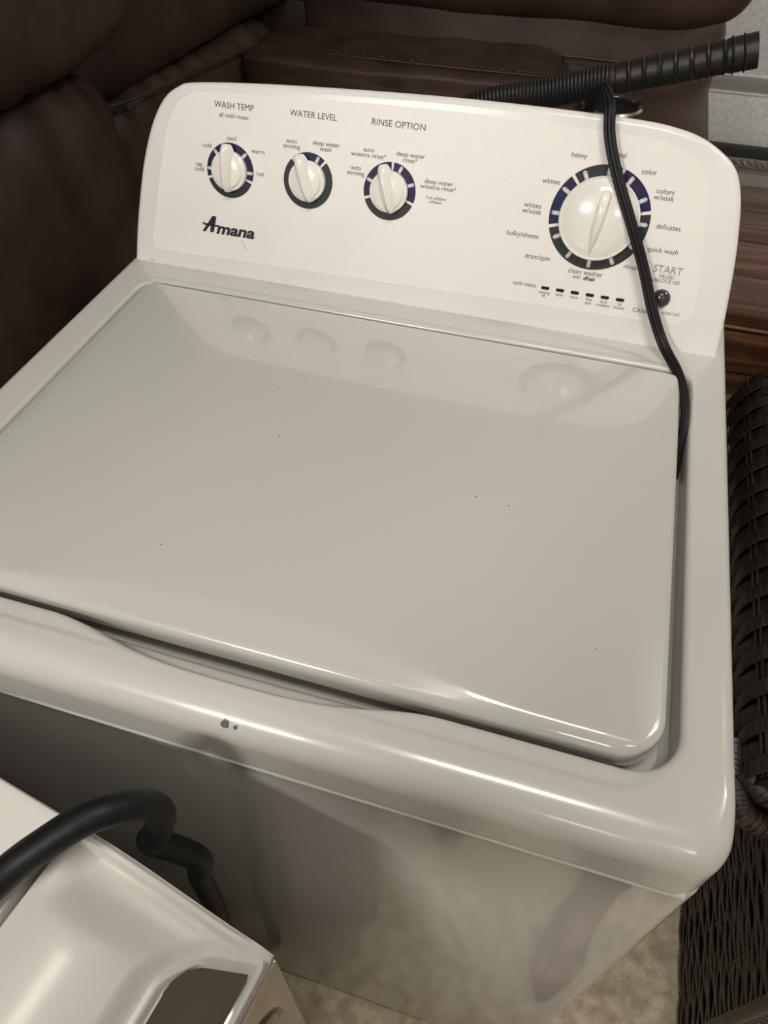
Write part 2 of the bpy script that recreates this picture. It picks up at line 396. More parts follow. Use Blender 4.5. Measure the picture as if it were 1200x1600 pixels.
ring(C3, .0200, .0286, [(-106, -1, 'ring_blue'), (5, 107, 'ring_blue'), (113, 248, 'ring_grey')])
ring(CB, .0380, .0495, [(-41, 14, 'ring_grey'), (18, 74, 'ring_blue'), (78, 252.5, 'ring_grey'), (256.5, 315, 'ring_blue')])
ticks(C1, .0232, [-90, -45, 45, 90], .0022, .0046)
ticks(C2, .0232, [24], .0022, .0046)
ticks(C3, .0236, [-69, 24, 69], .0022, .0046)
ticks(CB, .0425, [30*k for k in range(12)], .0026, .0058)

def knob_matrix(c, rot):
    # local z = out of the console face, local y = up the face
    X = Vector((1, 0, 0)); Y = Vector((0, sin(TH), cos(TH))); Z = X.cross(Y)
    if Z.y > 0: Z = -Z
    m = Matrix((X, Y, Z)).transposed().to_4x4(); m.translation = pp(c[0], c[1], 0)
    return m@Matrix.Rotation(rot, 4, 'Z')
def handle(mb, Mx, stations):
    rings = []
    for y, w, h, z0, tw in stations:   # y along, half width at foot, height, base, half width on top
        sec = [(-w, z0), (-w*.80, z0+h*.45), (-tw, z0+h*.92), (-tw*.45, z0+h), (tw*.45, z0+h), (tw, z0+h*.92), (w*.80, z0+h*.45), (w, z0)]
        rings.append([Mx@Vector((x, y, z)) for x, z in sec])
    mb.rings(rings)
for c, rot in ((C1, radians(2)), (C2, radians(20)), (C3, radians(18))):
    Mx = knob_matrix(c, rot)
    k = MB().lathe([(.0205, .0), (.0208, .004), (.0204, .0062), (.0192, .0070), (.0183, .0066), (.0178, .0070), (.0165, .0105), (.012, .0118), (.004, .0122)], 56, Mx).build('knob', M['knob'], wm)
    mb = MB(); handle(mb, Mx, [(-.0215, .0024, .004, .0065, .0008), (-.0205, .0046, .0085, .0060, .0009), (-.016, .0068, .0125, .0060, .0011), (-.008, .0082, .0145, .0060, .0014), (.004, .0088, .0155, .0060, .0018), (.015, .0084, .0150, .0060, .0022), (.0215, .0072, .0130, .0060, .0026), (.0255, .0052, .0100, .0064, .0026), (.0268, .0030, .0070, .0070, .0018)])
    mb.build('handle', M['knob'], k)
Mx = knob_matrix(CB, radians(0))
k = MB().lathe([(.0388, .0), (.0396, .003), (.0396, .0075), (.0390, .0092), (.0378, .0098), (.0370, .0092), (.0362, .0094), (.033, .0120), (.024, .0150), (.012, .0168), (.004, .0172)], 96, Mx).build('knob', M['knob'], wm)
mb = MB(); handle(mb, Mx@Matrix.Rotation(radians(-4), 4, 'Z'), [(-.0345, .0003, .001, .0110, .0001), (-.030, .0020, .0050, .0105, .0003), (-.022, .0044, .0090, .0110, .0008), (-.010, .0062, .0110, .0125, .0020), (.004, .0068, .0115, .0130, .0034), (.016, .0062, .0115, .0120, .0040), (.024, .0052, .0100, .0110, .0040), (.0275, .0036, .0065, .0105, .0028)])
mb.build('handle', M['knob'], k)
# indicator slots, start button
for x in (.4994, .5151, .5307, .5465, .5621, .5778):
    P_ = [(x+dx, .0421+dy) for dx, dy in rrect(-.0043, .0043, -.0016, .0016, (.0014,)*4, 1, 4)]
    flat_poly('indicator_light', [P_], M['led'], .0009)
Mx = knob_matrix((.6173, .0500), 0)
MB().lathe([(.0093, 0), (.0093, .0012), (.0088, .0035), (.0075, .0054), (.0055, .0069), (.003, .0078), (.0008, .0080)], 40, Mx).build('start_button', M['button'], wm)

# lettering ------------------------------------------------------------
def text_mesh(body, shear=0, offset=0, align='CENTER'):
    cu = bpy.data.curves.new('t', 'FONT'); cu.body = body; cu.size = 1; cu.shear = shear; cu.offset = offset; cu.resolution_u = 3
    cu.align_x = align; cu.space_line = .82
    o = bpy.data.objects.new('t', cu); COL.objects.link(o)
    dg = bpy.context.evaluated_depsgraph_get(); dg.update()
    me = bpy.data.meshes.new_from_object(o.evaluated_get(dg)); bpy.data.objects.remove(o); bpy.data.curves.remove(cu)
    return me
def lettering(body, xc, s0, cap, width=None, mat='print_dark', shear=0, offset=0, sx=.92, name='lettering', rot=0):
    me = text_mesh(body, shear, offset); xs = [v.co.x for v in me.vertices]; ys = [v.co.y for v in me.vertices]
    k = cap/.70; xm = (min(xs)+max(xs))/2; kx = (width/(max(xs)-min(xs))) if width else k*sx
    Pinv = chain_matrix(wm).inverted(); cr, sr = cos(rot), sin(rot)
    for v in me.vertices:
        a, b = (v.co.x-xm)*kx, v.co.y*k
        v.co = Pinv@pp(xc+a*cr-b*sr, s0+a*sr+b*cr, .0007)
    me.name = name; return newobj(name, me, wm, M[mat])
lettering('WASH TEMP', .1374, .1742, .0060, .0460)
lettering('all cold rinses', .1373, .1655, .0042, .0345)
lettering('WATER LEVEL', .2279, .1748, .0060, .0525)
lettering('RINSE OPTION', .3207, .1757, .0060, .0570)
sm_ = .0044
for body, x, s in [('cool', .1346, .1438), ('cold', .1052, .1338), ('warm', .1662, .1342), ('tap\ncold', .0955, .1140), ('hot', .1698, .1122),
                   ('auto\nsensing', .2050, .1490), ('deep water\nwash', .2440, .1502), ('auto\nw/extra rinse*', .2915, .1500), ('deep water\nrinse*', .3370, .1500),
                   ('auto\nsensing', .2790, .1315), ('deep water\nw/extra rinse*', .3700, .1278)]:
    lettering(body, x, s, sm_, sx=1.06)
lettering('*use w/fabric\nsoftener', .3690, .1130, .0032)
for body, x, s in [('heavy', .5062, .1690), ('normal', .5410, .1735), ('color', .5750, .1620), ('colors\nw/soak', .5945, .1468), ('whites', .4840, .1428), ('whites\nw/soak', .4705, .1185),
                   ('delicates', .6060, .1155), ('bulky/sheets', .4655, .0895), ('quick wash', .6065, .0935), ('drain/spin', .4850, .0695), ('clean washer', .5370, .0615), ('rinse/spin', .5860, .0735)]:
    lettering(body, x, s, .0048, sx=.99)
lettering('with', .5290, .0565, .0038)
lettering('affresh', .5420, .0563, .0040, offset=.03, sx=.78)
lettering('cycle status', .4770, .0412, .0042)
for body, x in [('sensing\nfill', .4994), ('wash', .5151), ('rinse', .5307), ('final\nspin', .5465), ('cycle\ncomplete', .5621), ('lid\nlocked', .5785)]:
    lettering(body, x, .0362, .0031, sx=.82 if 'complete' in body else .92)
lettering('START', .6165, .0748, .0072, .0285, mat='print_grey', offset=.006)
lettering('PAUSE/\nUNLOCK LID', .6172, .0698, .0036)
lettering('CANCEL', .6040, .0325, .0046, .0225)
lettering('HOLD 3 SEC', .6310, .0350, .0026)
# maker's mark: slanted heavy letters, the A with a bar that runs on into the m
def L(pts): return pts
logo = MB()
def lp(P_): logo.rings([[pp(x, s, .0003) for x, s in P_], [pp(x, s, .0008) for x, s in P_]])
bx, by = .0985, .0452
lp([(bx, by), (bx+.0035, by-.0003), (bx+.0172, by+.0178), (bx+.0128, by+.0178)])
lp([(bx+.0120, by+.0176), (bx+.0176, by+.0176), (bx+.0142, by+.0003), (bx+.0096, by+.0003)])
lp([(bx-.0005, by+.0090), (bx+.0030, by+.0068), (bx+.0215, by+.0068), (bx+.0215, by+.0086), (bx+.0035, by+.0090), (bx+.0005, by+.0098)])
logo.build('logo_letter', M['logo'], wm, smooth=False)
lettering('mana', .1400, .0452, .0118, .0480, mat='logo', shear=.25, offset=.035, name='logo_letter')
# marks of wear
def wear(P_, off=.0006): flat_poly('scratch', [P_], M['print_grey'], off)
wear([(.1475, .0410), (.1479, .0410), (.1530, .0340), (.1556, .0315), (.1526, .0338)])
wear([(.028, .0035), (.0285, .0040), (.033, .0015), (.0325, .0010)])
def chip(x, y, r, z=None, seed=0, zo=.0003):
    random.seed(seed); n = 9
    P_ = [(x+r*cos(2*pi*k/n)*(.7+.5*random.random()), y+r*.7*sin(2*pi*k/n)*(.7+.5*random.random())) for k in range(n)]
    zf = z or (lambda a, b: ZT)
    MB().rings([[(a, b, zf(a, b)-.0001) for a, b in P_], [(a, b, zf(a, b)+zo) for a, b in P_]]).build('paint_chip', M['chip'], wm, smooth=False)
def frontz(x, y):  # height of the rolled front lip
    rf = .024; return ZT+.0013-rf+sqrt(max(0, rf*rf-(rf-max(y, 0))**2)) if y < rf else ZT
chip(.367, .0055, .0030, frontz, 3, .0007); chip(.3745, .0050, .0013, frontz, 5, .0007)
for i, (x, y, r) in enumerate([(.305, .262, .0009), (.517, .239, .0008), (.489, .241, .0009), (.27, .33, .0006), (.262, .121, .0007), (.60, .125, .0006)]):
    chip(x, y, r, lidz, i+11)

# cord over the console --------------------------------------------------
cp = [(.500, .700, 1.060), (.506, .672, 1.098), (.515, .635, 1.1205), (.524, .592, 1.1215), (.531, .578, 1.098), (.546, .565, 1.069), (.570, .549, 1.031), (.591, .537, .996),
      (.6115, .521, .958), (.630, .506, .932), (.6475, .475, .9235), (.6555, .440, .921), (.6580, .412, .914), (.6580, .385, .898), (.657, .36, .888)]
P = spline(cp, 8)
mb = MB(); tan = None
for k in (-1, 0, 1):
    Q = []
    for i, p in enumerate(P):
        t = (P[min(i+1, len(P)-1)]-P[max(i-1, 0)]).normalized()
        nrm = Vector((0, -cos(TH), sin(TH))); side_ = t.cross(nrm).normalized() if abs(t.dot(nrm)) < .98 else Vector((1, 0, 0))
        w = .0031*(1-.45*sm(.62, .85, i/len(P)))
        Q.append(p+side_*k*w+nrm*(.001 if k == 0 else 0))
    mb.tube(Q, .0024, 8)
tag(mb.build('power_cord', M['rubber']), 'black ribbed flat power cord hanging down over the washer console and dial', 'cord')
# second loop of the cord behind the console
# drain hose --------------------------------------------------------------
HP = spline([(.330, .735, 1.030), (.380, .742, 1.058), (.448, .752, 1.073), (.505, .757, 1.089), (.575, .759, 1.1085), (.652, .760, 1.131)], 40)
tot = [0]
for a, b in zip(HP, HP[1:]): tot.append(tot[-1]+(b-a).length)
LT = tot[-1]
def hpos(s):
    for i in range(len(tot)-1):
        if tot[i+1] >= s: return HP[i].lerp(HP[i+1], (s-tot[i])/(tot[i+1]-tot[i]+1e-9))
    return HP[-1]
dh = thing('drain_hose', 'black corrugated drain hose lying behind the washer console with open end', 'hose', (.5, .757, 1.06))
def hose_part(name, s0, s1, prof, dn):
    n = int((s1-s0)/dn); pts = [hpos(s0+(s1-s0)*k/n) for k in range(n+1)]
    MB().tube(pts, lambda t: prof(s0+(s1-s0)*t), 24, cap=False).build(name, M['hose'], dh)
sF = LT*.60
hose_part('corrugated_section', 0, sF, lambda s: .0150+.0014*(.5+.5*cos(s/.0042*2*pi))*(1-sm(sF-.005, sF, s)), .0006)
def sect(s):
    u = ((s-sF)/.0160) % 1; r = .0153+.0010*(s-sF)/(LT-sF)
    return r+.0013*exp(-((u-.94)/.05)**2)-.0008*exp(-((u-.08)/.05)**2)
hose_part('sleeve_section', sF, LT-.018, sect, .0008)
t_end = (HP[-1]-HP[-2]).normalized()
def frame(t):
    q = t.to_track_quat('Z', 'Y').to_matrix().to_4x4(); return q
Mq = frame(t_end); Mq.translation = HP[-1]-t_end*.020
MB().lathe([(.0125, .020), (.0150, 0), (.0165, 0), (.0168, .0020), (.0190, .0030), (.0168, .0042), (.0165, .0130), (.0188, .0142), (.0168, .0156), (.0170, .0270), (.0155, .0272), (.0145, .0150), (.0135, .0040)], 32, Mq).build('end_cuff', M['hose'], dh)

# ---------------------------------------------------------------- second appliance, lower left
RZ = radians(-10.0)
dr = thing('clothes_dryer', 'white appliance with dark glass door and black cord over its top, lower left', 'dryer', (.440, -.103, 0), RZ)
MD = chain_matrix(dr)
DW, DP, DZ = .69, .55, .900
loopd = lambda i, z, x1=0, r=.010: [(x, y, z) for x, y in rrect(-DP+i, x1-i, -DW+i, -i, (r,)*4, 16, 5)]
MB().rings([loopd(.004, .03), loopd(0, .034), loopd(0, .038), loopd(0, .838), loopd(0, .842), loopd(.002, .846)]).build('cabinet', M['enamel_front'], dr, world=False)
MB().box((-DP/2-.07, -DW/2, .873), (DP/2-.072, DW/2, .027), bev=.005).build('worktop', M['white_top'], dr, world=False)
def base_z(X):     # slope of the fascia top from the worktop down to the front
    return .900-.044*sm(-.125, .0, X)-.005*sm(-.008, .002, X)
def rec(X, Y):     # signed distance into the glass recess (positive inside)
    r = .020
    dx, dy = X+.0490, (X+.033)*.33-(Y+.0225)*.944
    if dx < r and dy < r: return r-hypot(r-dx, r-dy)
    return min(dx, dy)
def fas_z(X, Y):
    z = base_z(X)
    d = -Y                                            # distance from the outer side edge
    z -= .013*(sm(.0055, .0085, d))*(1-sm(.0095, .050, d))*sm(-.132, -.115, X)*(1-sm(-.03, .0, X))     # groove beside the rail
    z += .006*sm(.02, .06, d)*sm(-.135, -.09, X)*(1-sm(-.09, -.045, X))          # belly of the fascia
    q = rec(X, Y); z -= .011*sm(-.016, -.004, q)
    z += .0014*exp(-((q+.0018)/.0016)**2)
    z -= .006*sm(-.0006, .0012, q)
    z -= .003*(1-sm(0, .003, d))
    return z
GX = [-.137+.137*i/220 for i in range(221)]; GY = sorted([-.0006*i for i in range(200)]+[-.119-.571*i/40 for i in range(1, 41)])
mb = MB(); vs = [(X, Y, fas_z(X, Y)) for Y in GY for X in GX]; n_ = len(GX)
mb.add(vs, [(j*n_+i, j*n_+i+1, (j+1)*n_+i+1, (j+1)*n_+i) for j in range(len(GY)-1) for i in range(n_-1)])
# skirt on the outer side and at the front
j = len(GY)-1; b0 = len(mb.v)
mb.v += [(X, 0, .846) for X in GX]; mb.f += [(j*n_+i, j*n_+i+1, b0+i+1, b0+i) for i in range(n_-1)]
b1 = len(mb.v); mb.v += [(0, Y, .846) for Y in GY]; mb.f += [(jj*n_+n_-1, (jj+1)*n_+n_-1, b1+jj+1, b1+jj) for jj in range(len(GY)-1)]
mb.build('fascia', M['gloss_white'], dr, world=False)
gz = fas_z(-.03, -.30)
gv = [(-.0475, -.60), (-.0475, -.050), (-.0462, -.040), (-.0415, -.0315), (-.0345, -.0262), (-.0300, -.0245), (-.0075, -.0165), (-.0062, -.0200), (-.0062, -.60)]
MB().rings([[(X, Y, gz-.006) for X, Y in gv], [(X, Y, gz+.0065-.06*(X+.03)) for X, Y in gv]]).build('window', M['glass_dark'], dr, smooth=False, world=False)
# front face: silver panel with a rounded dark door frame
MB().box((-.004, -DW/2, .436), (.006, DW/2-.0005, .404), bev=.002).build('front_panel', M['silver'], dr, world=False)
def yz_loop(y0, y1, z0, z1, r, X): return [(X, y, z) for y, z in rrect(y0, y1, z0, z1, (r,)*4, 16, 10)]
MB().rings([yz_loop(-.62, -.014, .18, .815, .07, .001), yz_loop(-.62, -.014, .18, .815, .07, .005), yz_loop(-.612, -.020, .188, .809, .065, .008), yz_loop(-.585, -.040, .215, .790, .055, .008), yz_loop(-.58, -.045, .22, .785, .05, .003)]).build('door', M['glass_dark'], dr, world=False)
MB().rings([yz_loop(-.61, -.023, .19, .806, .063, .0079), yz_loop(-.606, -.0265, .194, .802, .06, .0105), yz_loop(-.60, -.031, .20, .798, .057, .0079)], cap0=False, cap1=False).build('door_trim', M['chrome'], dr, world=False)
for sy in (-.05, -.64):
    for sx_ in (-.05, -.50): MB().lathe([(.02, 0), (.02, .012), (.012, .014), (.012, .032)], 16, Matrix.Translation((sx_, sy, 0))).build('foot', M['rubber'], dr, world=False)
# thick cord across it
cp = [(.10, -.50, .912), (.20, -.32, .912), (.262, -.18, .9145), (.289, -.123, .9215), (.307, -.101, .930), (.324, -.084, .936), (.337, -.073, .934), (.346, -.062, .920), (.348, -.057, .892), (.339, -.061, .860), (.327, -.060, .830), (.335, -.053, .800), (.345, -.048, .772), (.340, -.044, .735), (.325, -.040, .68), (.318, -.038, .56), (.30, -.036, .35), (.29, -.033, .015)]
tag(MB().tube(spline(cp, 10), .0098, 16).build('power_cord', M['rubber']), 'thick black cord looping over the top of the lower left appliance', 'cord')
# ---------------------------------------------------------------- leather sofa
so = thing('sectional_sofa', 'dark brown leather sectional sofa with stitched seams behind the washer', 'sofa', (-.1, 1.5, 0))
def cushion(name, c, h, rot=(0, 0, 0), e=.30, amp=.006, fr=4, seed=0, mat='leather', wr=0, n=26, wdir=(1, 0, 0)):
    c = Vector(c); R = Euler([radians(a) for a in rot]).to_matrix(); mb = MB()
    bm = bmesh.new(); bmesh.ops.create_cube(bm, size=2); bmesh.ops.subdivide_edges(bm, edges=list(bm.edges), cuts=n, use_grid_fill=True)
    bm.verts.index_update(); V = []
    for v in bm.verts:
        p = v.co; m_ = max(abs(p.x), abs(p.y), abs(p.z)); k = 2/e
        l = (abs(p.x)**k+abs(p.y)**k+abs(p.z)**k)**(1/k)
        q = Vector((p.x/l, p.y/l, p.z/l)); w = Vector((q.x*h[0], q.y*h[1], q.z*h[2])); nn = Vector((q.x/h[0], q.y/h[1], q.z/h[2])).normalized()
        d = amp*noise.noise((w+Vector((seed*3.1, seed, 0)))*fr)+amp*.4*noise.noise((w+Vector((seed, 0, 5)))*fr*3)
        if wr:   # gathered folds running down from the top seam
            dist = 1-abs(q.z); u = (w.y*wdir[1]+w.x*wdir[0])
            d += wr*sin(u*95+3*noise.noise(w*6))*exp(-dist/.16)*.5*(1+noise.noise((u*20, seed, w.z*3)))
        V.append(c+R@(w+nn*d))
    mb.add(V, [[v.index for v in f.verts] for f in bm.faces]); bm.free()
    return mb.build(name, M[mat], so)
def seam(path, r=.004, stitch=True, sl=.009, gap=.006, off=(0, 0, .012), name='seam'):
    P = spline(path, 20); MB().tube(P, r, 8).build(name, M['leather'], so)
    if not stitch: return
    mb = MB(); acc = 0; last = P[0]; o = Vector(off)
    for a, b in zip(P, P[1:]):
        acc += (b-a).length
        if acc > sl+gap:
            d = (b-a).normalized(); mb.tube([b+o, b+o+d*sl], .0009, 5); acc = 0
    if mb.v: mb.build('stitching', M['stitch'], so, kind='stuff')
# left section
cushion('back_cushion', (-.36, .30, .775), (.20, .60, .245), (0, -6, 0), e=.30, amp=.016, fr=4.5, seed=1, wr=.014, n=60, wdir=(0, 1, 0))
cushion('head_cushion', (-.38, .34, 1.262), (.215, .62, .243), (0, -4, 0), e=.20, amp=.014, fr=4, seed=2, wr=.006, n=40, wdir=(0, 1, 0))
seam([(-.240, -.26, 1.020), (-.228, .1, 1.020), (-.228, .5, 1.019), (-.236, .80, 1.018), (-.26, .89, 1.016)], .008, False)
cushion('seat_cushion', (-.45, .3, .36), (.27, .56, .16), e=.3, amp=.01, seed=3)
# corner section
cushion('back_cushion', (-.47, 1.22, .680), (.20, .42, .225), (0, 0, -6), e=.3, amp=.016, fr=5, seed=5, wr=.014, n=50, wdir=(0, 1, 0))
cushion('head_cushion', (-.47, 1.44, 1.150), (.225, .72, .255), (0, 0, -6), e=.3, amp=.010, fr=3, seed=6, n=40)
seam([(-.335, .88, .915), (-.275, 1.0, .912), (-.250, 1.2, .900), (-.235, 1.45, .880)], .004, True, off=(.012, 0, -.008))
# rear section with centre console
cushion('head_cushion', (.265, 1.86, 1.188), (.490, .27, .275), (0, 0, 0), e=.30, amp=.010, fr=3, seed=8, n=50)
cushion('head_cushion', (-.36, 1.93, 1.19), (.235, .27, .275), e=.3, amp=.01, seed=9)
MB().box((.255, 1.78, .50), (.455, .15, .46), bev=.035).build('back_frame', M['leather'], so)
MB().box((.255, 1.47, .42), (.455, .24, .42), bev=.022).build('centre_console', M['leather'], so)
cushion('console_lid', (.075, 1.50, .853), (.325, .125, .032), (0, 0, 1.5), e=.24, amp=.006, fr=9, seed=11, n=50)
seam([(-.235, 1.43, .884), (-.05, 1.425, .885), (.15, 1.42, .886), (.34, 1.425, .885), (.385, 1.45, .878)], .0022, True, .007, .004, off=(0, .009, .003))
seam([(-.16, 1.626, .848), (.10, 1.626, .860), (.40, 1.626, .868), (.70, 1.626, .862)], .0035, True, .008, .004, off=(0, -.012, -.008))
MB().box((-.40, 1.82, .46), (.20, .15, .46), bev=.03).build('back_frame', M['leather'], so)
MB().box((-.29, 1.50, .40), (.075, .16, .42), bev=.03).build('side_panel', M['leather'], so)
seam([(-.36, 1.62, .825), (-.30, 1.60, .832), (-.235, 1.60, .832)], .003, True, .007, .004, off=(0, -.01, .002))
for cx, cy in ((.352, 1.440), (.518, 1.425)):
    Mc = Matrix.Translation((cx, cy, .84))
    c_ = MB().lathe([(.049, -.002), (.060, .001), (.062, .008), (.058, .012), (.052, .009), (.049, -.002)], 48, Mc).build('cup_holder', M['chrome'] if cx > .4 else M['darkmetal'], so)
    MB().lathe([(.0500, .003), (.0515, .0075), (.048, .0045), (.030, .0035)], 40, Mc).build('cup_liner', M['cup'], c_)

# ---------------------------------------------------------------- walnut bench by the garage door
be = thing('wooden_bench', 'dark walnut plank bench standing between the wicker seat and garage door', 'bench', (1.36, 1.78, 0))
ys = [1.425, 1.605, 1.785, 1.96, 2.13]
for i in range(4):
    MB().box((1.36, (ys[i]+ys[i+1])/2, .435), (.55, (ys[i+1]-ys[i])/2-.0015, .015), bev=.003).build('plank', M['wood'][i % 3], be)
MB().box((1.36, 1.435, .352), (.54, .010, .052), bev=.002).build('apron', M['wood'][1], be)
MB().box((1.36, 1.44, .262), (.54, .010, .030), bev=.002).build('rail', M['wood'][2], be)
for x in (.84, 1.88):
    for y in (1.46, 2.09): MB().box((x, y, .21), (.028, .028, .21), bev=.004).build('leg', M['wood'][0], be)

# ---------------------------------------------------------------- wicker seat
wk = thing('wicker_armchair', 'dark brown woven wicker seat with rolled arm standing right of the washer', 'chair', (1.2, .6, 0))
WX = .93; pitch = .062; ya, yb = .095, 1.16
def strand_mesh(phase, L_, axis='y'):
    n = int(L_/pitch)*4; mb = MB(); rings = []
    for k in range(n+1):
        y = L_*k/n; u = y/pitch*pi+phase; x = -.0026*sin(u)-.0009*noise.noise((y*14, phase*3, 1))
        tw = .0012*noise.noise((y*30, phase, 0))
        w, t = .0040+.0004*sin(y*80), .0016
        c = (x, y, tw) if axis == 'y' else (y, x, tw)
        sec = [(-t, -w*.7), (0, -w), (t, -w*.7), (t, w*.7), (0, w), (-t, w*.7)]
        rings.append([(c[0]+a, c[1], c[2]+b) if axis == 'y' else (c[0], c[1]+a, c[2]+b) for a, b in sec])
    mb.rings(rings); return mb.mesh('strand')
SM = [strand_mesh(a_, yb-ya) for a_ in (0, pi, .7, pi+.8, 2.2, 5.2)]
base_loc = Vector(wk.location)
for m_ in SM: m_.materials.append(M['wicker'])
for i in range(48):
    o = newobj('strand', SM[(i % 2)+2*((i//2*7+i//5) % 3)], wk); o.location = Vector((WX+random.uniform(-.0008, .0008), ya, .008+i*.0078))-base_loc; o.rotation_euler = (random.uniform(-.0012, .0012), 0, 0)
stk = MB().tube([(0, 0, 0), (0, 0, .39)], .0020, 6).mesh('stake'); stk.materials.append(M['wicker'])
for k in range(int((yb-ya)/pitch)+1):
    o = newobj('stake', stk, wk); o.location = Vector((WX, ya+k*pitch, 0))-base_loc
MB().box((WX+.259, (ya+yb)/2+.01, .19), (.247, (yb-ya)/2-.004, .185)).build('core', M['wicker_dark'], wk, smooth=False)
FM = [strand_mesh(0, .50, 'x'), strand_mesh(pi, .50, 'x')]
for m_ in FM: m_.materials.append(M['wicker'])
for i in range(48):
    o = newobj('front_strand', FM[i % 2], wk); o.location = Vector((WX+.005, ya+.002, .008+i*.0078))-base_loc
MB().tube([(WX+.004, ya, 0), (WX+.004, ya, .38)], .009, 10).build('corner_post', M['wicker'], wk)
# rolled arm: wide strips wrapped round the roll over lengthwise rods
AC, AR, ay0, ay1 = (1.000, .440), .130, .300, 1.12
sp = .0270; NR = 7; dA = pi/NR*1.35
def strip_mesh(phase):
    mb = MB(); rings = []; n = 72
    for k in range(n+1):
        a = radians(192)-radians(225)*k/n; r = AR+.0035*sin(a/dA*pi+phase)
        ca, sa = cos(a), sin(a)
        rings.append([(ca*(r+t), y, sa*(r+t)) for y, t in ((-.0118, 0), (-.0105, .0016), (0, .0026), (.0105, .0016), (.0118, 0), (0, -.0008))])
    mb.rings(rings); me = mb.mesh('wrap_strip'); me.materials.append(M['wicker']); return me
TM = [strip_mesh(0), strip_mesh(pi)]
for i in range(int((ay1-ay0)/sp)):
    o = newobj('wrap_strip', TM[i % 2], wk); o.location = Vector((AC[0], ay0+sp*(i+.5), AC[1]))-base_loc
rod = MB().tube([(0, 0, 0), (0, ay1-ay0, 0)], .0042, 8, ry=.5).mesh('rod'); rod.materials.append(M['wicker'])
k = 0
a = radians(190)
while a > radians(-30):
    for da in (-.035, .035):
        o = newobj('rod', rod, wk); o.location = Vector((AC[0]+AR*cos(a+da), ay0, AC[1]+AR*sin(a+da)))-base_loc
    a -= dA
MB().rings([[(AC[0]+(AR-.008)*cos(t), y, AC[1]+(AR-.008)*sin(t)) for t in [2*pi*q/40 for q in range(40)]] for y in (ay0, ay1)]).build('arm_core', M['wicker_dark'], wk)
# wrapped rim round the front end of the arm
def wrapped(path, r, nw, name):
    P = spline(path, 24); core = MB().tube(P, r*.85, 12).build(name, M['wicker_dark'], wk)
    for k in range(nw):
        i = int((k+.5)/nw*(len(P)-2)); c0 = P[i].lerp(P[i+1], .5); tn = (P[i+1]-P[i]).normalized()
        a_ = tn.cross(Vector((0, 0, 1))).normalized(); b_ = a_.cross(tn)
        pts = [c0+(a_*cos(u)+b_*sin(u))*r+tn*(.010*u/pi-.005) for u in [2*pi*q/16-1.2 for q in range(17)]]
        MB().tube(pts, .0085, 6, ry=.28, up=tuple(tn)).build('rim_wrap', M['wicker'], core)
wrapped([(.862, .36, .445), (.864, .325, .437), (.872, .295, .425), (.892, .278, .412), (.94, .272, .405), (1.06, .272, .403), (1.3, .275, .403)], .0125, 30, 'rim')
wrapped([(.880, .318, .452), (.905, .302, .446), (.96, .298, .442), (1.10, .298, .44), (1.3, .30, .44)], .0150, 22, 'rim')
MB().box((1.30, .66, .36), (.20, .44, .03), bev=.01).build('seat', M['wicker_dark'], wk)
# ---------------------------------------------------------------- photographer (seen in the washer's glossy front)
pe = thing('person', 'person in dark trousers and jewelled sandals reflected in the washer front', 'person', (.63, -.42, 0))
def skin_mesh(name, V, E_, R_, root, mat, sub=2):
    me = bpy.data.meshes.new(name); P = chain_matrix(pe).inverted(); me.from_pydata([tuple(P@Vector(v)) for v in V], E_, [])
    o = bpy.data.objects.new(name, me); COL.objects.link(o)
    m1 = o.modifiers.new('s', 'SKIN'); m1.use_smooth_shade = True; m1.branch_smoothing = .6
    for i, r in enumerate(R_):
        d = me.skin_vertices[0].data[i]; rr_ = r if isinstance(r, tuple) else (r, r); d.radius = rr_; d.use_root = (i == root)
    m2 = o.modifiers.new('u', 'SUBSURF'); m2.levels = sub; m2.render_levels = sub
    dg = bpy.context.evaluated_depsgraph_get(); dg.update()
    m = bpy.data.meshes.new_from_object(o.evaluated_get(dg)); bpy.data.objects.remove(o)
    m.name = name; m.materials.clear(); m.materials.append(mat)
    m.polygons.foreach_set('use_smooth', [True]*len(m.polygons)); return newobj(name, m, pe)
def chainlist(chains):
    V, E_, R_ = [], [], []; idx = {}
    for ch in chains:
        prev = None
        for p, r in ch:
            key = tuple(round(a, 4) for a in p)
            if key not in idx: idx[key] = len(V); V.append(p); R_.append(r)
            i = idx[key]
            if prev is not None: E_.append((prev, i))
            prev = i
    return V, E_, R_
hip = (.56, -0.600, .90)
right = dict(hipj=(.65, -.58, .86), knee=(.74, -.41, .49), ank=(.785, -.255, .085), heel=(.79, -.285, .04), ball=(.742, -.135, .028))
left = dict(hipj=(.47, -.60, .86), knee=(.50, -0.500, .48), ank=(.522, -.455, .085), heel=(.525, -.49, .04), ball=(.515, -.325, .028))
chains = [[(hip, .13), ((.54, -0.620, 1.05), .115), ((.52, -0.620, 1.22), .135), ((.50, -0.600, 1.36), .12), ((.50, -0.580, 1.43), .05), ((.50, -0.560, 1.47), .048), ((.50, -0.530, 1.52), .078), ((.50, -0.525, 1.585), .082), ((.50, -0.535, 1.635), .055)]]
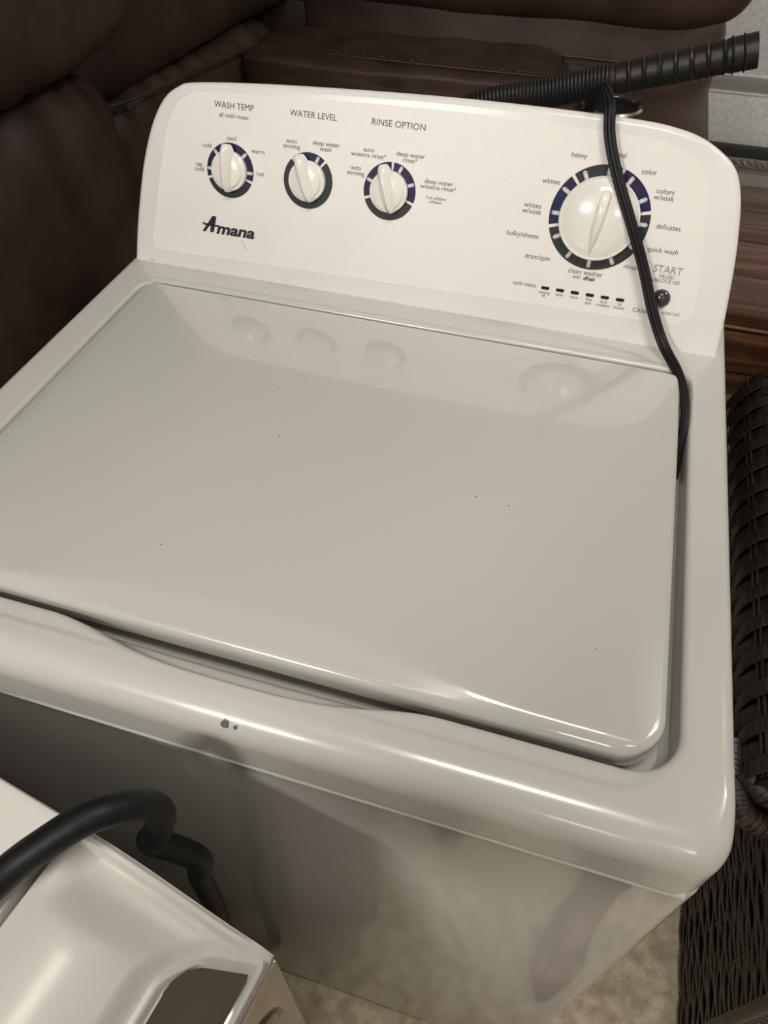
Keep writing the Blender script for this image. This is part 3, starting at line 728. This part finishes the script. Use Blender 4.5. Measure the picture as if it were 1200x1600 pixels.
for s, L_ in ((1, right), (-1, left)):
    chains.append([(hip, .13), (L_['hipj'], .088), (tuple((a+b)/2 for a, b in zip(L_['hipj'], L_['knee'])), .072), (L_['knee'], .053),
                   (tuple(a*.65+b*.35 for a, b in zip(L_['knee'], L_['ank'])), .052), (tuple(a*.2+b*.8 for a, b in zip(L_['knee'], L_['ank'])), .034), (L_['ank'], .032), ((L_['ank'][0]*.5+L_['ball'][0]*.5, L_['ank'][1]*.5+L_['ball'][1]*.5, .052), .030), (L_['ball'], (.040, .018))])
    sh = (.50+s*.165, -.60, 1.37); el = (.51+s*.215, -.50, 1.16); wr_ = (.55+s*.115, -.30, 1.285)
    chains.append([((.50, -0.600, 1.36), .12), (sh, .052), (el, .038), (wr_, .024)])
V, E_, R_ = chainlist(chains)
body = skin_mesh('body', V, E_, R_, 0, M['skin'])
# toes, nails, fingers
for s, L_ in ((1, right), (-1, left)):
    bx_, by_, _ = L_['ball']; hx, hy, _ = L_['heel']; d = Vector((bx_-hx, by_-hy, 0)).normalized(); n_ = Vector((d.y, -d.x, 0))*(-s)
    # n_ points to the inner side of the foot
    for k, (lat, ln, r) in enumerate([(.026, .052, .0125), (.009, .050, .0095), (-.006, .045, .0088), (-.020, .038, .0082), (-.032, .030, .0078)]):
        b0 = Vector((bx_, by_, .020))+n_*lat-d*.012
        Vt = [b0, b0+d*(ln*.5)+Vector((0, 0, .002)), b0+d*ln+Vector((0, 0, -.006))]
        toe = skin_mesh('toe', Vt, [(0, 1), (1, 2)], [r*1.05, r*.9, r], 0, M['skin'], 2)
        MB().box(tuple(b0+d*(ln+r*.2)+Vector((0, 0, r*.55))), (r*.6, r*.7, .0015), (radians(-18), 0, atan2(d.y, d.x)-pi/2), bev=.001).build('toenail', M['polish'], pe)
    # sandal: sole and jewelled strap
    c = (Vector((bx_, by_, 0))+Vector((hx, hy, 0)))/2; ang_ = atan2(d.y, d.x)-pi/2
    sole = []
    for q in range(28):
        t = 2*pi*q/28; u, v = cos(t), sin(t); w = .040 if v > 0 else .031
        p = c+d*(.135*v+.01)+Vector((d.y, -d.x, 0))*(w*u); sole.append(p)
    sd = MB().rings([[(p.x, p.y, .0005) for p in sole], [(p.x, p.y, .009) for p in sole]]).build('sandal', M['sandal'], pe)
    side_v = Vector((d.y, -d.x, 0)); arc = []
    for q in range(13):
        t = pi*q/12; arc.append(Vector((bx_, by_, 0))-d*.018+side_v*(.044*cos(t))+Vector((0, 0, .010+.036*sin(t))))
    MB().tube(arc, .009, 8, ry=.25, up=tuple(d)).build('strap', M['sandal'], sd)
    gm = MB()
    for q in range(1, 12):
        for r2 in (-.006, .006):
            g = arc[q]+d*r2; nn = (arc[q]-Vector((bx_, by_, .01))+d*.018).normalized()
            gm.lathe([(.0035, 0), (.003, .002), (.0006, .0036)], 6, Matrix.Translation(g+nn*.002)@nn.to_track_quat('Z', 'Y').to_matrix().to_4x4())
    gm.build('rhinestones', M['gem'], sd, smooth=False, kind='stuff')
# hands round a phone held just behind the camera
cam_m = Matrix.LocRotScale(cam.location, cam.rotation_euler, None)
def cp_(x, y, z): return cam_m@Vector((x, y, z))
ph = thing('phone', 'dark phone held in both hands of the photographer', 'phone', tuple(cp_(0, -.05, .02)))
def ph_box(n, c, h, m, b): return MB().box((0, 0, 0), h, bev=b), c
mbp = MB().box((0, 0, 0), (.037, .075, .004), bev=.0035); mbp.v = [tuple(cp_(v[0]+.012, v[1]-.045, v[2]+.012)) for v in mbp.v]
mbp.build('phone_body', M['button'], ph)
for s in (1, -1):
    wr_ = (.55+s*.115, -.30, 1.285)
    palm = cp_(.012+s*.058, -.075, .030)
    V = [Vector(wr_), (Vector(wr_)+palm)/2, palm]; E_ = [(0, 1), (1, 2)]
    skin_mesh('hand', V, E_, [.025, (.030, .018), (.034, .016)], 0, M['skin'], 2)
    for k in range(4):
        yy = -.045-.019*k; a0 = cp_(.012+s*.052, yy, .032); a1 = cp_(.012+s*.045, yy+.002, .020+.004); a2 = cp_(.012+s*.040, yy+.003, .014+.006); a3 = cp_(.012+s*.022, yy+.004, .027-.0)
        skin_mesh('finger', [a0, cp_(.012+s*.050, yy, .012+.012), cp_(.012+s*.030, yy, .026), cp_(.012+s*(.018+.003*k), yy, .026)], [(0, 1), (1, 2), (2, 3)], [.0095, .009, .0082, .0072], 0, M['skin'], 1)
    skin_mesh('thumb', [cp_(.012+s*.055, -.085, .032), cp_(.012+s*.046, -.062, .030), cp_(.012+s*.026, -.045, .028)], [(0, 1), (1, 2)], [.012, .0105, .009], 0, M['skin'], 1)
# clothing: cut from the body surface and eased outwards
def garment(name, keep, ease, mat, cuts):
    bm = bmesh.new(); bm.from_mesh(body.data); bm.normal_update(); P = chain_matrix(pe)
    dead = [v for v in bm.verts if not keep(P@v.co)]
    for v in bm.verts: v.tag = False
    mv = [(v, v.co+v.normal*ease(P@v.co)) for v in bm.verts]
    for v, c in mv: v.co = c
    bmesh.ops.delete(bm, geom=dead, context='VERTS')
    off_ = chain_matrix(pe).translation
    for zc, nz_ in cuts:
        bmesh.ops.bisect_plane(bm, geom=list(bm.verts)+list(bm.edges)+list(bm.faces), plane_co=Vector((0, 0, zc))-off_, plane_no=(0, 0, nz_), clear_outer=True)
    for _ in range(2): bmesh.ops.smooth_vert(bm, verts=[v for v in bm.verts if not v.is_boundary], factor=.4, use_axis_x=True, use_axis_y=True, use_axis_z=True)
    me = bpy.data.meshes.new(name); bm.to_mesh(me); bm.free()
    me.polygons.foreach_set('use_smooth', [True]*len(me.polygons)); me.materials.clear()
    return newobj(name, me, pe, mat)
garment('trousers', lambda p: .06 < p.z < 1.09, lambda p: .010+.014*(1-sm(.1, .8, p.z)), M['trousers'], ((1.0, 1), (.14, -1)))
garment('top', lambda p: .80 < p.z < 1.47 and p.y < -.485 and (p.z < 1.405 or hypot(p.x-.50, p.y+.585) > .078), lambda p: .017, M['shirt'], ((.90, -1),))
# head details: hair, eyes, nose, mouth, ears
hc = Vector((.50, -.528, 1.580))
mb = MB(); rings = []
for i in range(12):
    t = pi*.60*i/11; Hm = Matrix.Rotation(radians(24), 3, 'X')
    rings.append([hc+Vector((0, -.012, .006))+Hm@Vector(((.086+.003*sin(u*9))*sin(t)*cos(u), (.092+.003*sin(u*7))*sin(t)*sin(u), .096*cos(t))) for u in [2*pi*q/24 for q in range(24)]])
mb.rings(rings, True, False, False); mb.build('hair', M['hair'], pe)
for s in (1, -1):
    MB().lathe([(.0005, .010), (.007, .007), (.010, 0), (.007, -.007), (.0005, -.010)], 16, Matrix.Translation(hc+Vector((s*.030, .072, -.012)))).build('eye', M['eye'], pe)
    MB().lathe([(.002, .016), (.010, .010), (.013, 0), (.010, -.012), (.002, -.017)], 12, Matrix.Translation(hc+Vector((s*.082, -.005, -.020)))).build('ear', M['skin'], pe)
MB().rings([[hc+Vector(p) for p in q] for q in ([(-.006, .078, .004), (.006, .078, .004), (.006, .074, .004), (-.006, .074, .004)], [(-.014, .088, -.038), (.014, .088, -.038), (.012, .074, -.042), (-.012, .074, -.042)])]).build('nose', M['skin'], pe)
MB().tube([hc+Vector((-.022, .074, -.062)), hc+Vector((0, .080, -.060)), hc+Vector((.022, .074, -.062))], .005, 8, ry=.6).build('mouth', M['polish'], pe)
